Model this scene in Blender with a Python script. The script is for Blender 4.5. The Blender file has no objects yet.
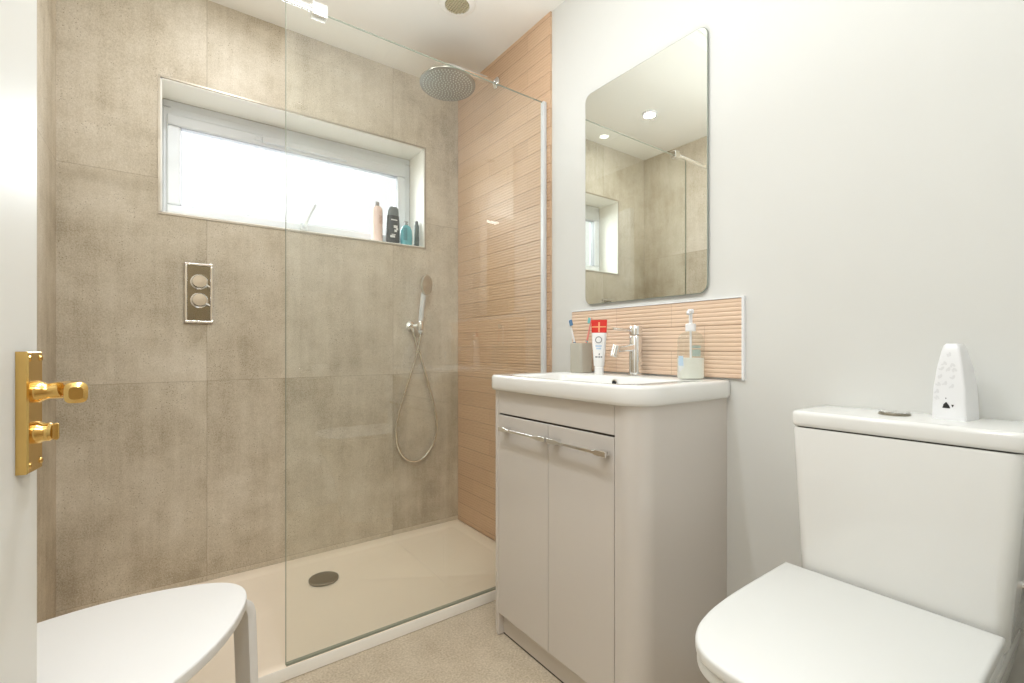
import bpy, bmesh, math, random
from mathutils import Vector, Matrix
random.seed(4)
sc = bpy.context.scene
COL = sc.collection
PI = math.pi
XR, YB, ZC = 1.293, 2.251, 2.375          # painted wall, window wall, ceiling
XL, YF = -0.311, -0.03                    # left wall, doorway wall

# ---------------------------------------------------------------- camera
cam = bpy.data.objects.new('camera', bpy.data.cameras.new('camera'))
COL.objects.link(cam)
cam.data.sensor_width = 36.0
cam.data.lens = 470.3 * 36 / 1024
cam.data.shift_y = 6.0 / 1024
cam.data.clip_start = 0.01
cam.location = (0, 0, 0.976)
cam.rotation_euler = (PI / 2, 0, math.radians(-36.25))
sc.camera = cam

# ---------------------------------------------------------------- view / world / light
sc.view_settings.view_transform = 'Standard'
sc.view_settings.look = 'None'
sc.view_settings.exposure = 0.24
sc.view_settings.gamma = 1.0
sc.view_settings.use_curve_mapping = False
sc.cycles.use_denoising = True
sc.cycles.max_bounces = 14
sc.cycles.diffuse_bounces = 8
sc.cycles.glossy_bounces = 6
sc.cycles.transparent_max_bounces = 24
sc.cycles.sample_clamp_indirect = 6.0
sc.cycles.caustics_reflective = False
sc.cycles.caustics_refractive = False

world = bpy.data.worlds.new('overcast_sky')
sc.world = world
world.use_nodes = True
bg = world.node_tree.nodes['Background']
bg.inputs['Color'].default_value = (0.985, 0.99, 0.99, 1)
bg.inputs['Strength'].default_value = 1.0

def area_light(name, loc, rot, sx, sy, power, color, shape='RECTANGLE'):
    l = bpy.data.lights.new(name, 'AREA')
    l.shape = shape; l.size = sx
    if shape in ('RECTANGLE', 'ELLIPSE'): l.size_y = sy
    l.energy = power; l.color = color
    o = bpy.data.objects.new(name, l); COL.objects.link(o)
    o.location = loc; o.rotation_euler = rot
    return o
win = area_light('window_daylight', (0.53, 2.75, 1.95), (math.radians(-72), 0, 0), 1.1, 0.5, 17, (0.93, 0.97, 1.0))
hall = area_light('hall_fill_light', (0.15, -0.85, 2.31), (0, 0, 0), 0.9, 0.7, 13, (0.96, 0.98, 1.0))  # added fill from the hallway, behind the camera
bounce_fill = area_light('ceiling_bounce_fill', (0.48, 0.42, 1.25), (PI, 0, 0), 0.9, 0.8, 3.2, (0.91, 0.96, 1.0))  # unseen fill added mid-room, aimed up to bounce off the ceiling
bounce_fill.data.spread = math.radians(115)
bounce_fill2 = area_light('shower_bounce_fill', (0.40, 1.12, 1.42), (PI, 0, 0), 1.2, 0.9, 6.3, (0.91, 0.96, 1.0))  # second unseen fill, added to brighten the ceiling towards the shower
bounce_fill2.data.spread = math.radians(135)
DOWN_POWER = 3.6
DOWN_COL = (0.925, 0.965, 1.0)

# ---------------------------------------------------------------- helpers
def srgb(r, g, b):
    f = lambda c: c / 12.92 if c <= 0.04045 else ((c + 0.055) / 1.055) ** 2.4
    return tuple(f(v / 255) for v in (r, g, b)) + (1,)

def new_mat(name):
    m = bpy.data.materials.new(name); m.use_nodes = True
    nt = m.node_tree
    return m, nt, nt.nodes['Principled BSDF']

def simple(name, col, rough=0.5, metal=0.0, coat=0.0, bump=0.0, bscale=60, var=0.0, vscale=8, spec=0.5):
    m, nt, b = new_mat(name)
    b.inputs['Base Color'].default_value = col
    b.inputs['Roughness'].default_value = rough
    b.inputs['Metallic'].default_value = metal
    b.inputs['Coat Weight'].default_value = coat
    b.inputs['Specular IOR Level'].default_value = spec
    tc = nt.nodes.new('ShaderNodeTexCoord')
    if var:
        n = nt.nodes.new('ShaderNodeTexNoise'); n.inputs['Scale'].default_value = vscale; n.inputs['Detail'].default_value = 4
        nt.links.new(tc.outputs['Object'], n.inputs['Vector'])
        mx = nt.nodes.new('ShaderNodeMixRGB'); mx.blend_type = 'MULTIPLY'; mx.inputs['Fac'].default_value = 1
        mr = nt.nodes.new('ShaderNodeMapRange'); mr.inputs['From Min'].default_value = .3; mr.inputs['From Max'].default_value = .7
        mr.inputs['To Min'].default_value = 1 - var; mr.inputs['To Max'].default_value = 1
        nt.links.new(n.outputs['Fac'], mr.inputs['Value'])
        mx.inputs['Color1'].default_value = col
        nt.links.new(mr.outputs['Result'], mx.inputs['Color2'])
        nt.links.new(mx.outputs['Color'], b.inputs['Base Color'])
    if bump:
        n = nt.nodes.new('ShaderNodeTexNoise'); n.inputs['Scale'].default_value = bscale; n.inputs['Detail'].default_value = 3
        nt.links.new(tc.outputs['Object'], n.inputs['Vector'])
        bp = nt.nodes.new('ShaderNodeBump'); bp.inputs['Strength'].default_value = bump; bp.inputs['Distance'].default_value = 0.002
        nt.links.new(n.outputs['Fac'], bp.inputs['Height'])
        nt.links.new(bp.outputs['Normal'], b.inputs['Normal'])
    return m

def N(nt, kind, **kw):
    n = nt.nodes.new(kind)
    for k, v in kw.items(): setattr(n, k, v)
    return n

def mth(nt, op, a, b=None, c=None):
    n = N(nt, 'ShaderNodeMath', operation=op)
    for i, v in enumerate((a, b, c)):
        if v is None: continue
        if isinstance(v, (int, float)): n.inputs[i].default_value = v
        else: nt.links.new(v, n.inputs[i])
    return n.outputs[0]

def concrete(name, axis):
    """large-format cement look tile; joints on a 0.783 m grid along one wall axis and height"""
    m, nt, b = new_mat(name)
    geo = N(nt, 'ShaderNodeNewGeometry')
    sep = N(nt, 'ShaderNodeSeparateXYZ'); nt.links.new(geo.outputs['Position'], sep.inputs[0])
    h = sep.outputs['X'] if axis == 'x' else sep.outputs['Y']
    h0 = 0.129 if axis == 'x' else YB
    P = 0.783
    u = mth(nt, 'DIVIDE', mth(nt, 'SUBTRACT', h, h0), P)
    v = mth(nt, 'DIVIDE', mth(nt, 'SUBTRACT', sep.outputs['Z'], 0.842), P)
    def joint(t):
        f = mth(nt, 'SUBTRACT', t, mth(nt, 'ROUND', t))
        return mth(nt, 'LESS_THAN', mth(nt, 'ABSOLUTE', f), 0.0011 / P)
    jm = mth(nt, 'MAXIMUM', joint(u), joint(v))
    cell = N(nt, 'ShaderNodeCombineXYZ')
    nt.links.new(mth(nt, 'FLOOR', u), cell.inputs[0]); nt.links.new(mth(nt, 'FLOOR', v), cell.inputs[1])
    wn = N(nt, 'ShaderNodeTexWhiteNoise', noise_dimensions='3D'); nt.links.new(cell.outputs[0], wn.inputs['Vector'])
    off = N(nt, 'ShaderNodeVectorMath', operation='MULTIPLY_ADD')
    nt.links.new(wn.outputs['Color'], off.inputs[0]); off.inputs[1].default_value = (7, 7, 7)
    nt.links.new(geo.outputs['Position'], off.inputs[2])
    def noise(scale, detail, rough=.55, stretch=None):
        n = N(nt, 'ShaderNodeTexNoise'); n.inputs['Scale'].default_value = scale
        n.inputs['Detail'].default_value = detail; n.inputs['Roughness'].default_value = rough
        src = off.outputs[0]
        if stretch:
            s = N(nt, 'ShaderNodeVectorMath', operation='MULTIPLY'); nt.links.new(src, s.inputs[0]); s.inputs[1].default_value = stretch
            src = s.outputs[0]
        nt.links.new(src, n.inputs['Vector'])
        return n.outputs['Fac']
    big = noise(2.6, 5, .6); mid = noise(9, 6, .65); fine = noise(240, 4, .7, (1, 1, .75)); strk = noise(5, 5, .65, (4, 4, .35))
    s = mth(nt, 'ADD', mth(nt, 'MULTIPLY', big, .45), mth(nt, 'MULTIPLY', mid, .25))
    s = mth(nt, 'ADD', s, mth(nt, 'MULTIPLY', fine, .40))
    s = mth(nt, 'ADD', s, mth(nt, 'MULTIPLY', strk, .19))
    s = mth(nt, 'ADD', s, mth(nt, 'MULTIPLY', wn.outputs['Value'], .09))
    cr = N(nt, 'ShaderNodeValToRGB')
    e = cr.color_ramp.elements
    e[0].position = .54; e[0].color = srgb(164, 151, 130)
    e[1].position = .82; e[1].color = srgb(220, 211, 196)
    x = e.new(.67); x.color = srgb(197, 186, 167)
    nt.links.new(s, cr.inputs['Fac'])
    # small pits and pale flecks
    vo = N(nt, 'ShaderNodeTexVoronoi'); vo.inputs['Scale'].default_value = 120; nt.links.new(off.outputs[0], vo.inputs['Vector'])
    pit = mth(nt, 'MULTIPLY', mth(nt, 'LESS_THAN', vo.outputs['Distance'], .2), mth(nt, 'GREATER_THAN', mid, .53))
    mx = N(nt, 'ShaderNodeMixRGB'); mx.inputs['Color2'].default_value = srgb(120, 104, 82)
    nt.links.new(mth(nt, 'MULTIPLY', pit, .6), mx.inputs['Fac']); nt.links.new(cr.outputs[0], mx.inputs['Color1'])
    vo2 = N(nt, 'ShaderNodeTexVoronoi'); vo2.inputs['Scale'].default_value = 120; nt.links.new(off.outputs[0], vo2.inputs['Vector'])
    fl = mth(nt, 'MULTIPLY', mth(nt, 'LESS_THAN', vo2.outputs['Distance'], .22), mth(nt, 'GREATER_THAN', strk, .53))
    mx3 = N(nt, 'ShaderNodeMixRGB'); mx3.inputs['Color2'].default_value = srgb(208, 200, 184)
    nt.links.new(mth(nt, 'MULTIPLY', fl, .6), mx3.inputs['Fac']); nt.links.new(mx.outputs[0], mx3.inputs['Color1'])
    mx2 = N(nt, 'ShaderNodeMixRGB'); mx2.inputs['Color2'].default_value = srgb(128, 112, 90)
    nt.links.new(mth(nt, 'MULTIPLY', jm, .42), mx2.inputs['Fac']); nt.links.new(mx3.outputs[0], mx2.inputs['Color1'])
    nt.links.new(mx2.outputs[0], b.inputs['Base Color'])
    b.inputs['Roughness'].default_value = .7
    b.inputs['Specular IOR Level'].default_value = .2
    bp = N(nt, 'ShaderNodeBump'); bp.inputs['Strength'].default_value = .12; bp.inputs['Distance'].default_value = .002
    nt.links.new(mth(nt, 'SUBTRACT', fine, mth(nt, 'MULTIPLY', pit, .5)), bp.inputs['Height']); nt.links.new(bp.outputs[0], b.inputs['Normal'])
    return m

def ribbed(name, z0, pitch, y0, length, ca, cb):
    """glazed ribbed brick tile, running bond; the ribs are geometry, the grout lines are here"""
    m, nt, b = new_mat(name)
    geo = N(nt, 'ShaderNodeNewGeometry')
    sep = N(nt, 'ShaderNodeSeparateXYZ'); nt.links.new(geo.outputs['Position'], sep.inputs[0])
    v = mth(nt, 'DIVIDE', mth(nt, 'SUBTRACT', sep.outputs['Z'], z0), pitch)
    row = mth(nt, 'FLOOR', v)
    odd = mth(nt, 'MULTIPLY', mth(nt, 'MODULO', mth(nt, 'ABSOLUTE', row), 2), .5)
    u = mth(nt, 'ADD', mth(nt, 'DIVIDE', mth(nt, 'SUBTRACT', sep.outputs['Y'], y0), length), odd)
    fu = mth(nt, 'ABSOLUTE', mth(nt, 'SUBTRACT', u, mth(nt, 'ROUND', u)))
    fv = mth(nt, 'ABSOLUTE', mth(nt, 'SUBTRACT', v, mth(nt, 'ROUND', v)))
    jv = mth(nt, 'LESS_THAN', fu, .0011 / length)
    jh = mth(nt, 'LESS_THAN', fv, .0013 / pitch)
    cell = N(nt, 'ShaderNodeCombineXYZ')
    nt.links.new(mth(nt, 'FLOOR', u), cell.inputs[0]); nt.links.new(row, cell.inputs[1])
    wn = N(nt, 'ShaderNodeTexWhiteNoise', noise_dimensions='3D'); nt.links.new(cell.outputs[0], wn.inputs['Vector'])
    cr = N(nt, 'ShaderNodeValToRGB'); e = cr.color_ramp.elements
    e[0].color = ca; e[1].color = cb
    nt.links.new(wn.outputs['Value'], cr.inputs['Fac'])
    mx = N(nt, 'ShaderNodeMixRGB'); mx.inputs['Color2'].default_value = srgb(160, 128, 104)
    nt.links.new(mth(nt, 'MULTIPLY', mth(nt, 'MAXIMUM', mth(nt, 'MULTIPLY', jv, .5), jh), .6), mx.inputs['Fac'])
    nt.links.new(cr.outputs[0], mx.inputs['Color1'])
    nt.links.new(mx.outputs[0], b.inputs['Base Color'])
    b.inputs['Roughness'].default_value = .4
    return m

def floor_mat():
    m, nt, b = new_mat('speckled_vinyl')
    geo = N(nt, 'ShaderNodeNewGeometry')
    n1 = N(nt, 'ShaderNodeTexNoise'); n1.inputs['Scale'].default_value = 160; n1.inputs['Detail'].default_value = 3
    n2 = N(nt, 'ShaderNodeTexNoise'); n2.inputs['Scale'].default_value = 12; n2.inputs['Detail'].default_value = 4
    for n in (n1, n2): nt.links.new(geo.outputs['Position'], n.inputs['Vector'])
    cr = N(nt, 'ShaderNodeValToRGB'); e = cr.color_ramp.elements
    e[0].position = .36; e[0].color = srgb(178, 163, 140); e[1].position = .64; e[1].color = srgb(212, 199, 179)
    s = mth(nt, 'ADD', mth(nt, 'MULTIPLY', n1.outputs['Fac'], .7), mth(nt, 'MULTIPLY', n2.outputs['Fac'], .3))
    nt.links.new(s, cr.inputs['Fac'])
    nt.links.new(cr.outputs[0], b.inputs['Base Color'])
    b.inputs['Roughness'].default_value = .5
    return m

def glass(name, tint, ior=1.65, rough=0.0):
    m = bpy.data.materials.new(name); m.use_nodes = True
    nt = m.node_tree; nt.nodes.clear()
    out = N(nt, 'ShaderNodeOutputMaterial')
    tr = N(nt, 'ShaderNodeBsdfTransparent'); tr.inputs[0].default_value = tint
    gl = N(nt, 'ShaderNodeBsdfGlossy'); gl.inputs['Roughness'].default_value = rough; gl.inputs['Color'].default_value = (1, 1, 1, 1)
    fr = N(nt, 'ShaderNodeFresnel'); fr.inputs['IOR'].default_value = ior
    geo = N(nt, 'ShaderNodeNewGeometry')
    fac = mth(nt, 'MULTIPLY', fr.outputs[0], mth(nt, 'SUBTRACT', 1.0, geo.outputs['Backfacing']))
    mix = N(nt, 'ShaderNodeMixShader')
    nt.links.new(fac, mix.inputs[0]); nt.links.new(tr.outputs[0], mix.inputs[1]); nt.links.new(gl.outputs[0], mix.inputs[2])
    nt.links.new(mix.outputs[0], out.inputs[0])
    return m

def emit(name, col, strength):
    m, nt, b = new_mat(name)
    b.inputs['Base Color'].default_value = col
    b.inputs['Emission Color'].default_value = col
    b.inputs['Emission Strength'].default_value = strength
    return m

M = {}
M['paint'] = simple('wall_paint', srgb(219, 219, 216), .75, bump=.04, bscale=180, var=.01)
M['ceil'] = simple('ceiling_paint', srgb(234, 232, 225), .85)
M['white_gloss'] = simple('white_gloss_paint', srgb(236, 236, 232), .35, bump=.02, bscale=30)
M['concrete_x'] = concrete('cement_tile_window_wall', 'x')
M['concrete_y'] = concrete('cement_tile_left_wall', 'y')
M['rib'] = ribbed('ribbed_tile_shower', .977, .0765, 1.482, .306, srgb(208, 175, 145), srgb(215, 183, 153))
M['rib2'] = ribbed('ribbed_tile_splash', .889, .0753, .674, .226, srgb(224, 196, 171), srgb(231, 205, 182))
M['floor'] = floor_mat()
M['tray'] = simple('shower_tray_acrylic', srgb(244, 231, 213), .38, var=.02, vscale=6)
M['tray_edge'] = simple('shower_tray_rim', srgb(241, 238, 231), .3)
M['filler'] = simple('filler_strip', srgb(214, 190, 160), .5)
M['upvc'] = simple('white_upvc', srgb(217, 220, 223), .3)
M['gasket'] = simple('grey_gasket', srgb(150, 152, 156), .6)
M['reveal'] = simple('reveal_white', srgb(240, 238, 230), .5)
M['metal_trim'] = simple('tile_trim_metal', srgb(176, 166, 150), .35, metal=.6)
M['chrome'] = simple('chrome', (0.86, 0.86, 0.86, 1), .07, metal=1)
M['valve_face'] = simple('valve_plate_metal', srgb(150, 144, 128), .18, metal=1)
M['satin'] = simple('satin_chrome', srgb(205, 206, 198), .30, metal=1)
M['brushed'] = simple('brushed_steel', srgb(150, 145, 132), .32, metal=1)
M['hosem'] = simple('hose_steel', srgb(226, 224, 214), .25, metal=1)
M['brass'] = simple('polished_brass', srgb(226, 190, 118), .2, metal=1, bump=.05, bscale=40)
M['screen'] = glass('shower_glass', (0.975, 0.985, 0.972, 1), 1.85)
M['screen_edge'] = simple('glass_edge_seal', srgb(140, 144, 128), .3)
M['pane'] = glass('window_glass', (0.97, 0.98, 0.98, 1), 1.5)
M['mirror'] = simple('mirror_silver', (0.82, 0.84, 0.80, 1), .0, metal=1)
M['mirror_edge'] = simple('mirror_bevel_edge', srgb(150, 158, 148), .2)
M['cashmere'] = simple('cashmere_gloss_laminate', srgb(208, 202, 196), .12, coat=.4)
M['dark_gap'] = simple('dark_gap', srgb(60, 54, 46), .8)
M['ceramic'] = simple('white_ceramic', srgb(236, 236, 234), .12, coat=.3)
M['toilet_plastic'] = simple('white_toilet_plastic', srgb(230, 231, 229), .28)
M['stool'] = simple('white_lacquer', srgb(226, 225, 223), .42)
M['plastic_white'] = simple('white_plastic', srgb(238, 239, 242), .35)
M['grille'] = simple('vent_grille', srgb(150, 140, 112), .6)
M['black'] = simple('black_plastic', srgb(62, 66, 68), .35)
M['dark'] = simple('near_black', srgb(28, 30, 30), .5)
M['nozzle'] = simple('rubber_nozzle', srgb(205, 206, 198), .6)
M['pink'] = simple('pink_bottle', srgb(236, 212, 202), .35)
M['grey_cap'] = simple('grey_cap', srgb(150, 148, 146), .4)
M['label_white'] = simple('pale_print', srgb(225, 228, 228), .5)
M['label_dim'] = simple('faded_print', srgb(184, 150, 142), .5)
M['teal'] = simple('teal_bottle', srgb(96, 176, 188), .3)
M['teal_dark'] = simple('teal_label', srgb(70, 140, 152), .35)
M['green_dark'] = simple('dark_green_bottle', srgb(66, 82, 76), .35)
M['cup'] = simple('grey_resin_cup', srgb(176, 172, 160), .45)
M['tube_white'] = simple('white_tube', srgb(240, 240, 240), .35)
M['red'] = simple('red_print', srgb(216, 44, 34), .4)
M['orange'] = simple('orange_print', srgb(244, 170, 120), .4)
M['blue_pale'] = simple('pale_blue_print', srgb(190, 210, 232), .4)
M['grey_print'] = simple('grey_print', srgb(120, 120, 124), .5)
M['brush_pink'] = simple('pink_rubber', srgb(226, 140, 130), .45)
M['brush_blue'] = simple('blue_rubber', srgb(90, 130, 170), .45)
M['brush_teal'] = simple('teal_rubber', srgb(120, 190, 190), .45)
M['clear'] = glass('clear_plastic', (0.93, 0.945, 0.935, 1), 1.6, .06)
M['soap'] = simple('pale_gel', srgb(238, 237, 228), .35)
M['soap_label'] = simple('soap_label_blue', srgb(188, 211, 230), .4)
M['soap_teal'] = simple('soap_label_teal', srgb(200, 214, 210), .4)
M['paper'] = simple('tissue_paper', srgb(243, 242, 238), .9, bump=.2, bscale=120)
M['pattern'] = simple('faint_leaf_print', srgb(226, 227, 230), .5)
M['lens'] = emit('lamp_lens', (1, .94, .86, 1), 6)
M['lens_off'] = simple('unlit_lamp_lens', srgb(96, 94, 88), .25)
M['hall_fill_lens'] = emit('hall_fill_diffuser', (1, .98, .95, 1), 2.5)  # glow of the added hallway fill panel
M['hall_floor'] = simple('hall_carpet', srgb(168, 156, 138), .95)
M['hall_paint'] = simple('hall_wall_paint', srgb(196, 182, 158), .8)

MW = {}          # world matrices of roots by object name
def thing(name, label, cat, loc=(0, 0, 0), rotz=0, group=None, kind=None):
    o = bpy.data.objects.new(name, None); COL.objects.link(o)
    o.empty_display_size = .05
    o.location = loc; o.rotation_euler = (0, 0, rotz)
    MW[o.name] = Matrix.Translation(Vector(loc)) @ Matrix.Rotation(rotz, 4, 'Z')
    if label: o['label'] = label
    if cat: o['category'] = cat
    if group: o['group'] = group
    if kind: o['kind'] = kind
    return o

def obj(name, bm, mat, parent=None, smooth=35, bevel=0, seg=2, local=False, label=None):
    """link a bmesh given in WORLD coordinates as one mesh object"""
    me = bpy.data.meshes.new(name)
    bmesh.ops.recalc_face_normals(bm, faces=bm.faces)
    if not local:
        if parent is not None:
            bm.transform(MW[parent.name].inverted()); loc = None
            W = MW[parent.name].copy()
        else:
            xs = [v.co for v in bm.verts]
            lo = Vector([min(c[i] for c in xs) for i in range(3)]); hi = Vector([max(c[i] for c in xs) for i in range(3)])
            loc = Vector(((lo.x + hi.x) / 2, (lo.y + hi.y) / 2, lo.z))
            W = Matrix.Translation(loc); bm.transform(W.inverted())
    else:
        loc = None; W = MW[parent.name].copy() if parent is not None else Matrix()
    bm.to_mesh(me); bm.free()
    o = bpy.data.objects.new(name, me); COL.objects.link(o)
    MW[o.name] = W
    if loc is not None: o.location = loc
    if parent is not None: o.parent = parent
    if isinstance(mat, (list, tuple)):
        for x in mat: me.materials.append(x)
    else: me.materials.append(mat)
    if smooth:
        for p in me.polygons: p.use_smooth = True
        me.set_sharp_from_angle(angle=math.radians(smooth))
    if bevel:
        b = o.modifiers.new('bevel', 'BEVEL'); b.width = bevel; b.segments = seg; b.limit_method = 'ANGLE'; b.angle_limit = math.radians(40)
        b.harden_normals = True
    if label: o['label'] = label
    return o

def structure(o, label, cat):
    o['kind'] = 'structure'; o['label'] = label; o['category'] = cat
    return o
def tag(o, label, cat, group=None):
    o['label'] = label; o['category'] = cat
    if group: o['group'] = group
    return o

def box(x0, y0, z0, x1, y1, z1, bm=None, mi=0):
    bm = bm or bmesh.new()
    vs = [bm.verts.new(p) for p in ((x0, y0, z0), (x1, y0, z0), (x1, y1, z0), (x0, y1, z0), (x0, y0, z1), (x1, y0, z1), (x1, y1, z1), (x0, y1, z1))]
    for f in ((0, 3, 2, 1), (4, 5, 6, 7), (0, 1, 5, 4), (1, 2, 6, 5), (2, 3, 7, 6), (3, 0, 4, 7)):
        bm.faces.new([vs[i] for i in f]).material_index = mi
    return bm

def frame_of(d):
    d = Vector(d).normalized()
    a = Vector((0, 0, 1)) if abs(d.z) < .95 else Vector((1, 0, 0))
    u = d.cross(a).normalized(); v = u.cross(d).normalized()
    return d, u, v

def loft(rings, bm=None, cap=True, mi=0, closed=False):
    bm = bm or bmesh.new()
    R = [[bm.verts.new(p) for p in r] for r in rings]
    n = len(R[0])
    rng = range(len(R)) if closed else range(len(R) - 1)
    for i in rng:
        a, b = R[i], R[(i + 1) % len(R)]
        for j in range(n):
            bm.faces.new((a[j], a[(j + 1) % n], b[(j + 1) % n], b[j])).material_index = mi
    if cap and not closed:
        bm.faces.new(R[0][::-1]).material_index = mi
        bm.faces.new(R[-1]).material_index = mi
    return bm

def ring(c, u, v, ru, rv=None, n=24):
    rv = ru if rv is None else rv
    c = Vector(c)
    return [c + u * (ru * math.cos(2 * PI * i / n)) + v * (rv * math.sin(2 * PI * i / n)) for i in range(n)]

def cyl(p0, p1, r0, r1=None, n=24, bm=None, mi=0):
    r1 = r0 if r1 is None else r1
    d, u, v = frame_of(Vector(p1) - Vector(p0))
    return loft([ring(p0, u, v, r0, n=n), ring(p1, u, v, r1, n=n)], bm, mi=mi)

def lathe(c, prof, axis=(0, 0, 1), n=32, bm=None, mi=0, sx=1, sy=1):
    """prof: (radius, distance along axis)"""
    d, u, v = frame_of(axis)
    c = Vector(c)
    return loft([ring(c + d * h, u, v, max(r, 1e-4) * sx, max(r, 1e-4) * sy, n) for r, h in prof], bm, mi=mi)

def tube(path, r, n=10, bm=None, closed=False, mi=0):
    pts = [Vector(p) for p in path]
    rs = r if isinstance(r, (list, tuple)) else [r] * len(pts)
    rings = []
    prev = None
    for i, p in enumerate(pts):
        t = (pts[min(i + 1, len(pts) - 1)] - pts[max(i - 1, 0)]).normalized()
        if prev is None:
            d, u, v = frame_of(t)
        else:
            u = (prev - t * prev.dot(t)).normalized(); v = t.cross(u)
        prev = u
        rings.append(ring(p, u, v, rs[i], n=n))
    return loft(rings, bm, mi=mi)

def spline(pts, k=8):
    P = [Vector(p) for p in pts]
    P = [P[0] * 2 - P[1]] + P + [P[-1] * 2 - P[-2]]
    out = []
    for i in range(1, len(P) - 2):
        for j in range(k):
            t = j / k
            a, b, c, d = P[i - 1:i + 3]
            out.append(.5 * ((2 * b) + (c - a) * t + (2 * a - 5 * b + 4 * c - d) * t * t + (3 * b - a - 3 * c + d) * t ** 3))
    out.append(P[-2])
    return out

def prism(outline, z0, z1, bm=None, mi=0):
    return loft([[Vector((x, y, z0)) for x, y in outline], [Vector((x, y, z1)) for x, y in outline]], bm, mi=mi)

def round_rect(x0, y0, x1, y1, rr, k=8):
    """rr = radii at (x0y0, x1y0, x1y1, x0y1)"""
    out = []
    cs = ((x0, y0, 180, 1, 1), (x1, y0, 270, -1, 1), (x1, y1, 0, -1, -1), (x0, y1, 90, 1, -1))
    for (cx, cy, a0, sx, sy), r in zip(cs, rr):
        if r <= 0: out.append((cx, cy)); continue
        for i in range(k + 1):
            a = math.radians(a0 + 90 * i / k)
            out.append((cx + sx * r + r * math.cos(a), cy + sy * r + r * math.sin(a)))
    return out

def chaikin(P, it=4):
    for _ in range(it):
        Q = []
        for i in range(len(P)):
            a, b = Vector(P[i]), Vector(P[(i + 1) % len(P)])
            Q += [a * .75 + b * .25, a * .25 + b * .75]
        P = Q
    return [tuple(p) for p in P]

def inset(outline, d):
    n = len(outline); out = []
    for i in range(n):
        a, b, c = (Vector(outline[(i + k) % n]) for k in (-1, 0, 1))
        e = (c - a); e = Vector((e.x, e.y)).normalized()
        out.append((b.x - e.y * d, b.y + e.x * d))
    return out          # inwards for a counter-clockwise outline

def pillow_prism(outline, z0, z1, r, bm=None, k=4, top_only=False):
    """prism with rounded top (and bottom) edges"""
    rings = []
    if not top_only:
        for i in range(k + 1):
            a = PI / 2 * i / k
            rings.append([Vector((x, y, z0 + r - r * math.sin(a) if 0 else z0 + r * (1 - math.sin(a)))) for x, y in inset(outline, r * (1 - math.cos(PI / 2 - a)) if 0 else r * (1 - math.cos(a)))])
        rings = rings[::-1]
    else:
        rings.append([Vector((x, y, z0)) for x, y in outline])
    for i in range(k + 1):
        a = PI / 2 * i / k
        rings.append([Vector((x, y, z1 - r * (1 - math.sin(a)))) for x, y in inset(outline, r * (1 - math.cos(a)))])
    return loft(rings, bm)

# ================================================================ setting
WX0, WX1, WZ0, WZ1 = -0.022, 1.086, 1.495, 2.015     # window reveal
T = .26
bm = box(XL - .1, YB, -.02, WX0, YB + T, ZC + .05)
box(WX1, YB, -.02, XR + .1, YB + T, ZC + .05, bm)
box(WX0, YB, -.02, WX1, YB + T, WZ0, bm)
box(WX0, YB, WZ1, WX1, YB + T, ZC + .05, bm)
structure(obj('wall_back', bm, M['concrete_x'], smooth=0), 'large beige cement-look tiles on the wall with the window', 'wall')
structure(obj('wall_left', box(XL - .1, YF - .12, -.02, XL, YB, ZC + .05), M['concrete_y'], smooth=0), 'cement-look tiled wall seen as a strip behind the open door', 'wall')
structure(obj('wall_right', box(XR, YF - .12, -.02, XR + .1, YB, ZC + .05), M['paint'], smooth=0), 'plain off-white painted wall behind mirror, basin and toilet', 'wall')
# door wall with its opening (camera stands in it)
DX0, DX1, DZ = -.255, .58, 2.0
bm = box(XL, YF - .12, -.02, DX0, YF, ZC + .05)
box(DX1, YF - .12, -.02, XR, YF, ZC + .05, bm)
box(DX0, YF - .12, DZ, DX1, YF, ZC + .05, bm)
structure(obj('wall_front', bm, M['paint'], smooth=0), 'off-white wall around the doorway beside the toilet', 'wall')
structure(obj('floor', box(XL - .1, -1.7, -.05, XR + .1, YB + .1, 0), M['floor'], smooth=0), 'beige speckled vinyl floor in front of the shower', 'floor')
structure(obj('ceiling', box(XL - .1, YF - .12, ZC, XR + .1, YB + .1, ZC + .08), M['ceil'], smooth=0), 'flat white ceiling over the shower', 'ceiling')
# hallway beyond the doorway
bm = box(-1.0, -1.7, -.02, -.9, YF - .12, 2.45); box(1.5, -1.7, -.02, 1.6, YF - .12, 2.45, bm); box(-1.0, -1.8, -.02, 1.6, -1.7, 2.45, bm)
box(-1.0, YF - .13, -.02, XL - .1, YF - .12, 2.45, bm); box(XR + .1, YF - .13, -.02, 1.6, YF - .12, 2.45, bm)
structure(obj('wall_hall', bm, M['hall_paint'], smooth=0), 'pale hallway walls beyond the doorway', 'wall')
structure(obj('ceiling_hall', box(-1.0, -1.8, 2.4, 1.6, YF - .12, 2.45), M['ceil'], smooth=0), 'white hallway ceiling beyond the doorway', 'ceiling')
structure(obj('floor_hall', box(-1.0, -1.8, -.04, 1.6, YF - .12, .004), M['hall_floor'], smooth=0), 'carpeted hallway floor beyond the doorway', 'floor')
# architrave, skirting
bm = box(DX1, YF, 0, DX1 + .065, YF + .014, DZ + .065); box(DX0 - .02, YF, DZ, DX1, YF + .014, DZ + .065, bm)
structure(obj('trim_1', bm, M['white_gloss'], bevel=.004), 'white architrave around the doorway', 'trim')
bm = box(DX1 + .065, YF, 0, XR, YF + .016, .1)
structure(obj('baseboard_front', bm, M['white_gloss'], bevel=.005), 'white skirting along the doorway wall beside the toilet', 'baseboard')
structure(obj('baseboard_right', box(XR - .016, YF + .016, 0, XR, .72, .1), M['white_gloss'], bevel=.005), 'white skirting behind the toilet', 'baseboard')
# strip at the tray's left end
structure(obj('trim_2', box(XL, 1.51, 0, -.258, YB, .034), M['filler'], bevel=.003), 'tan filler strip between shower tray and left wall', 'trim')
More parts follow.
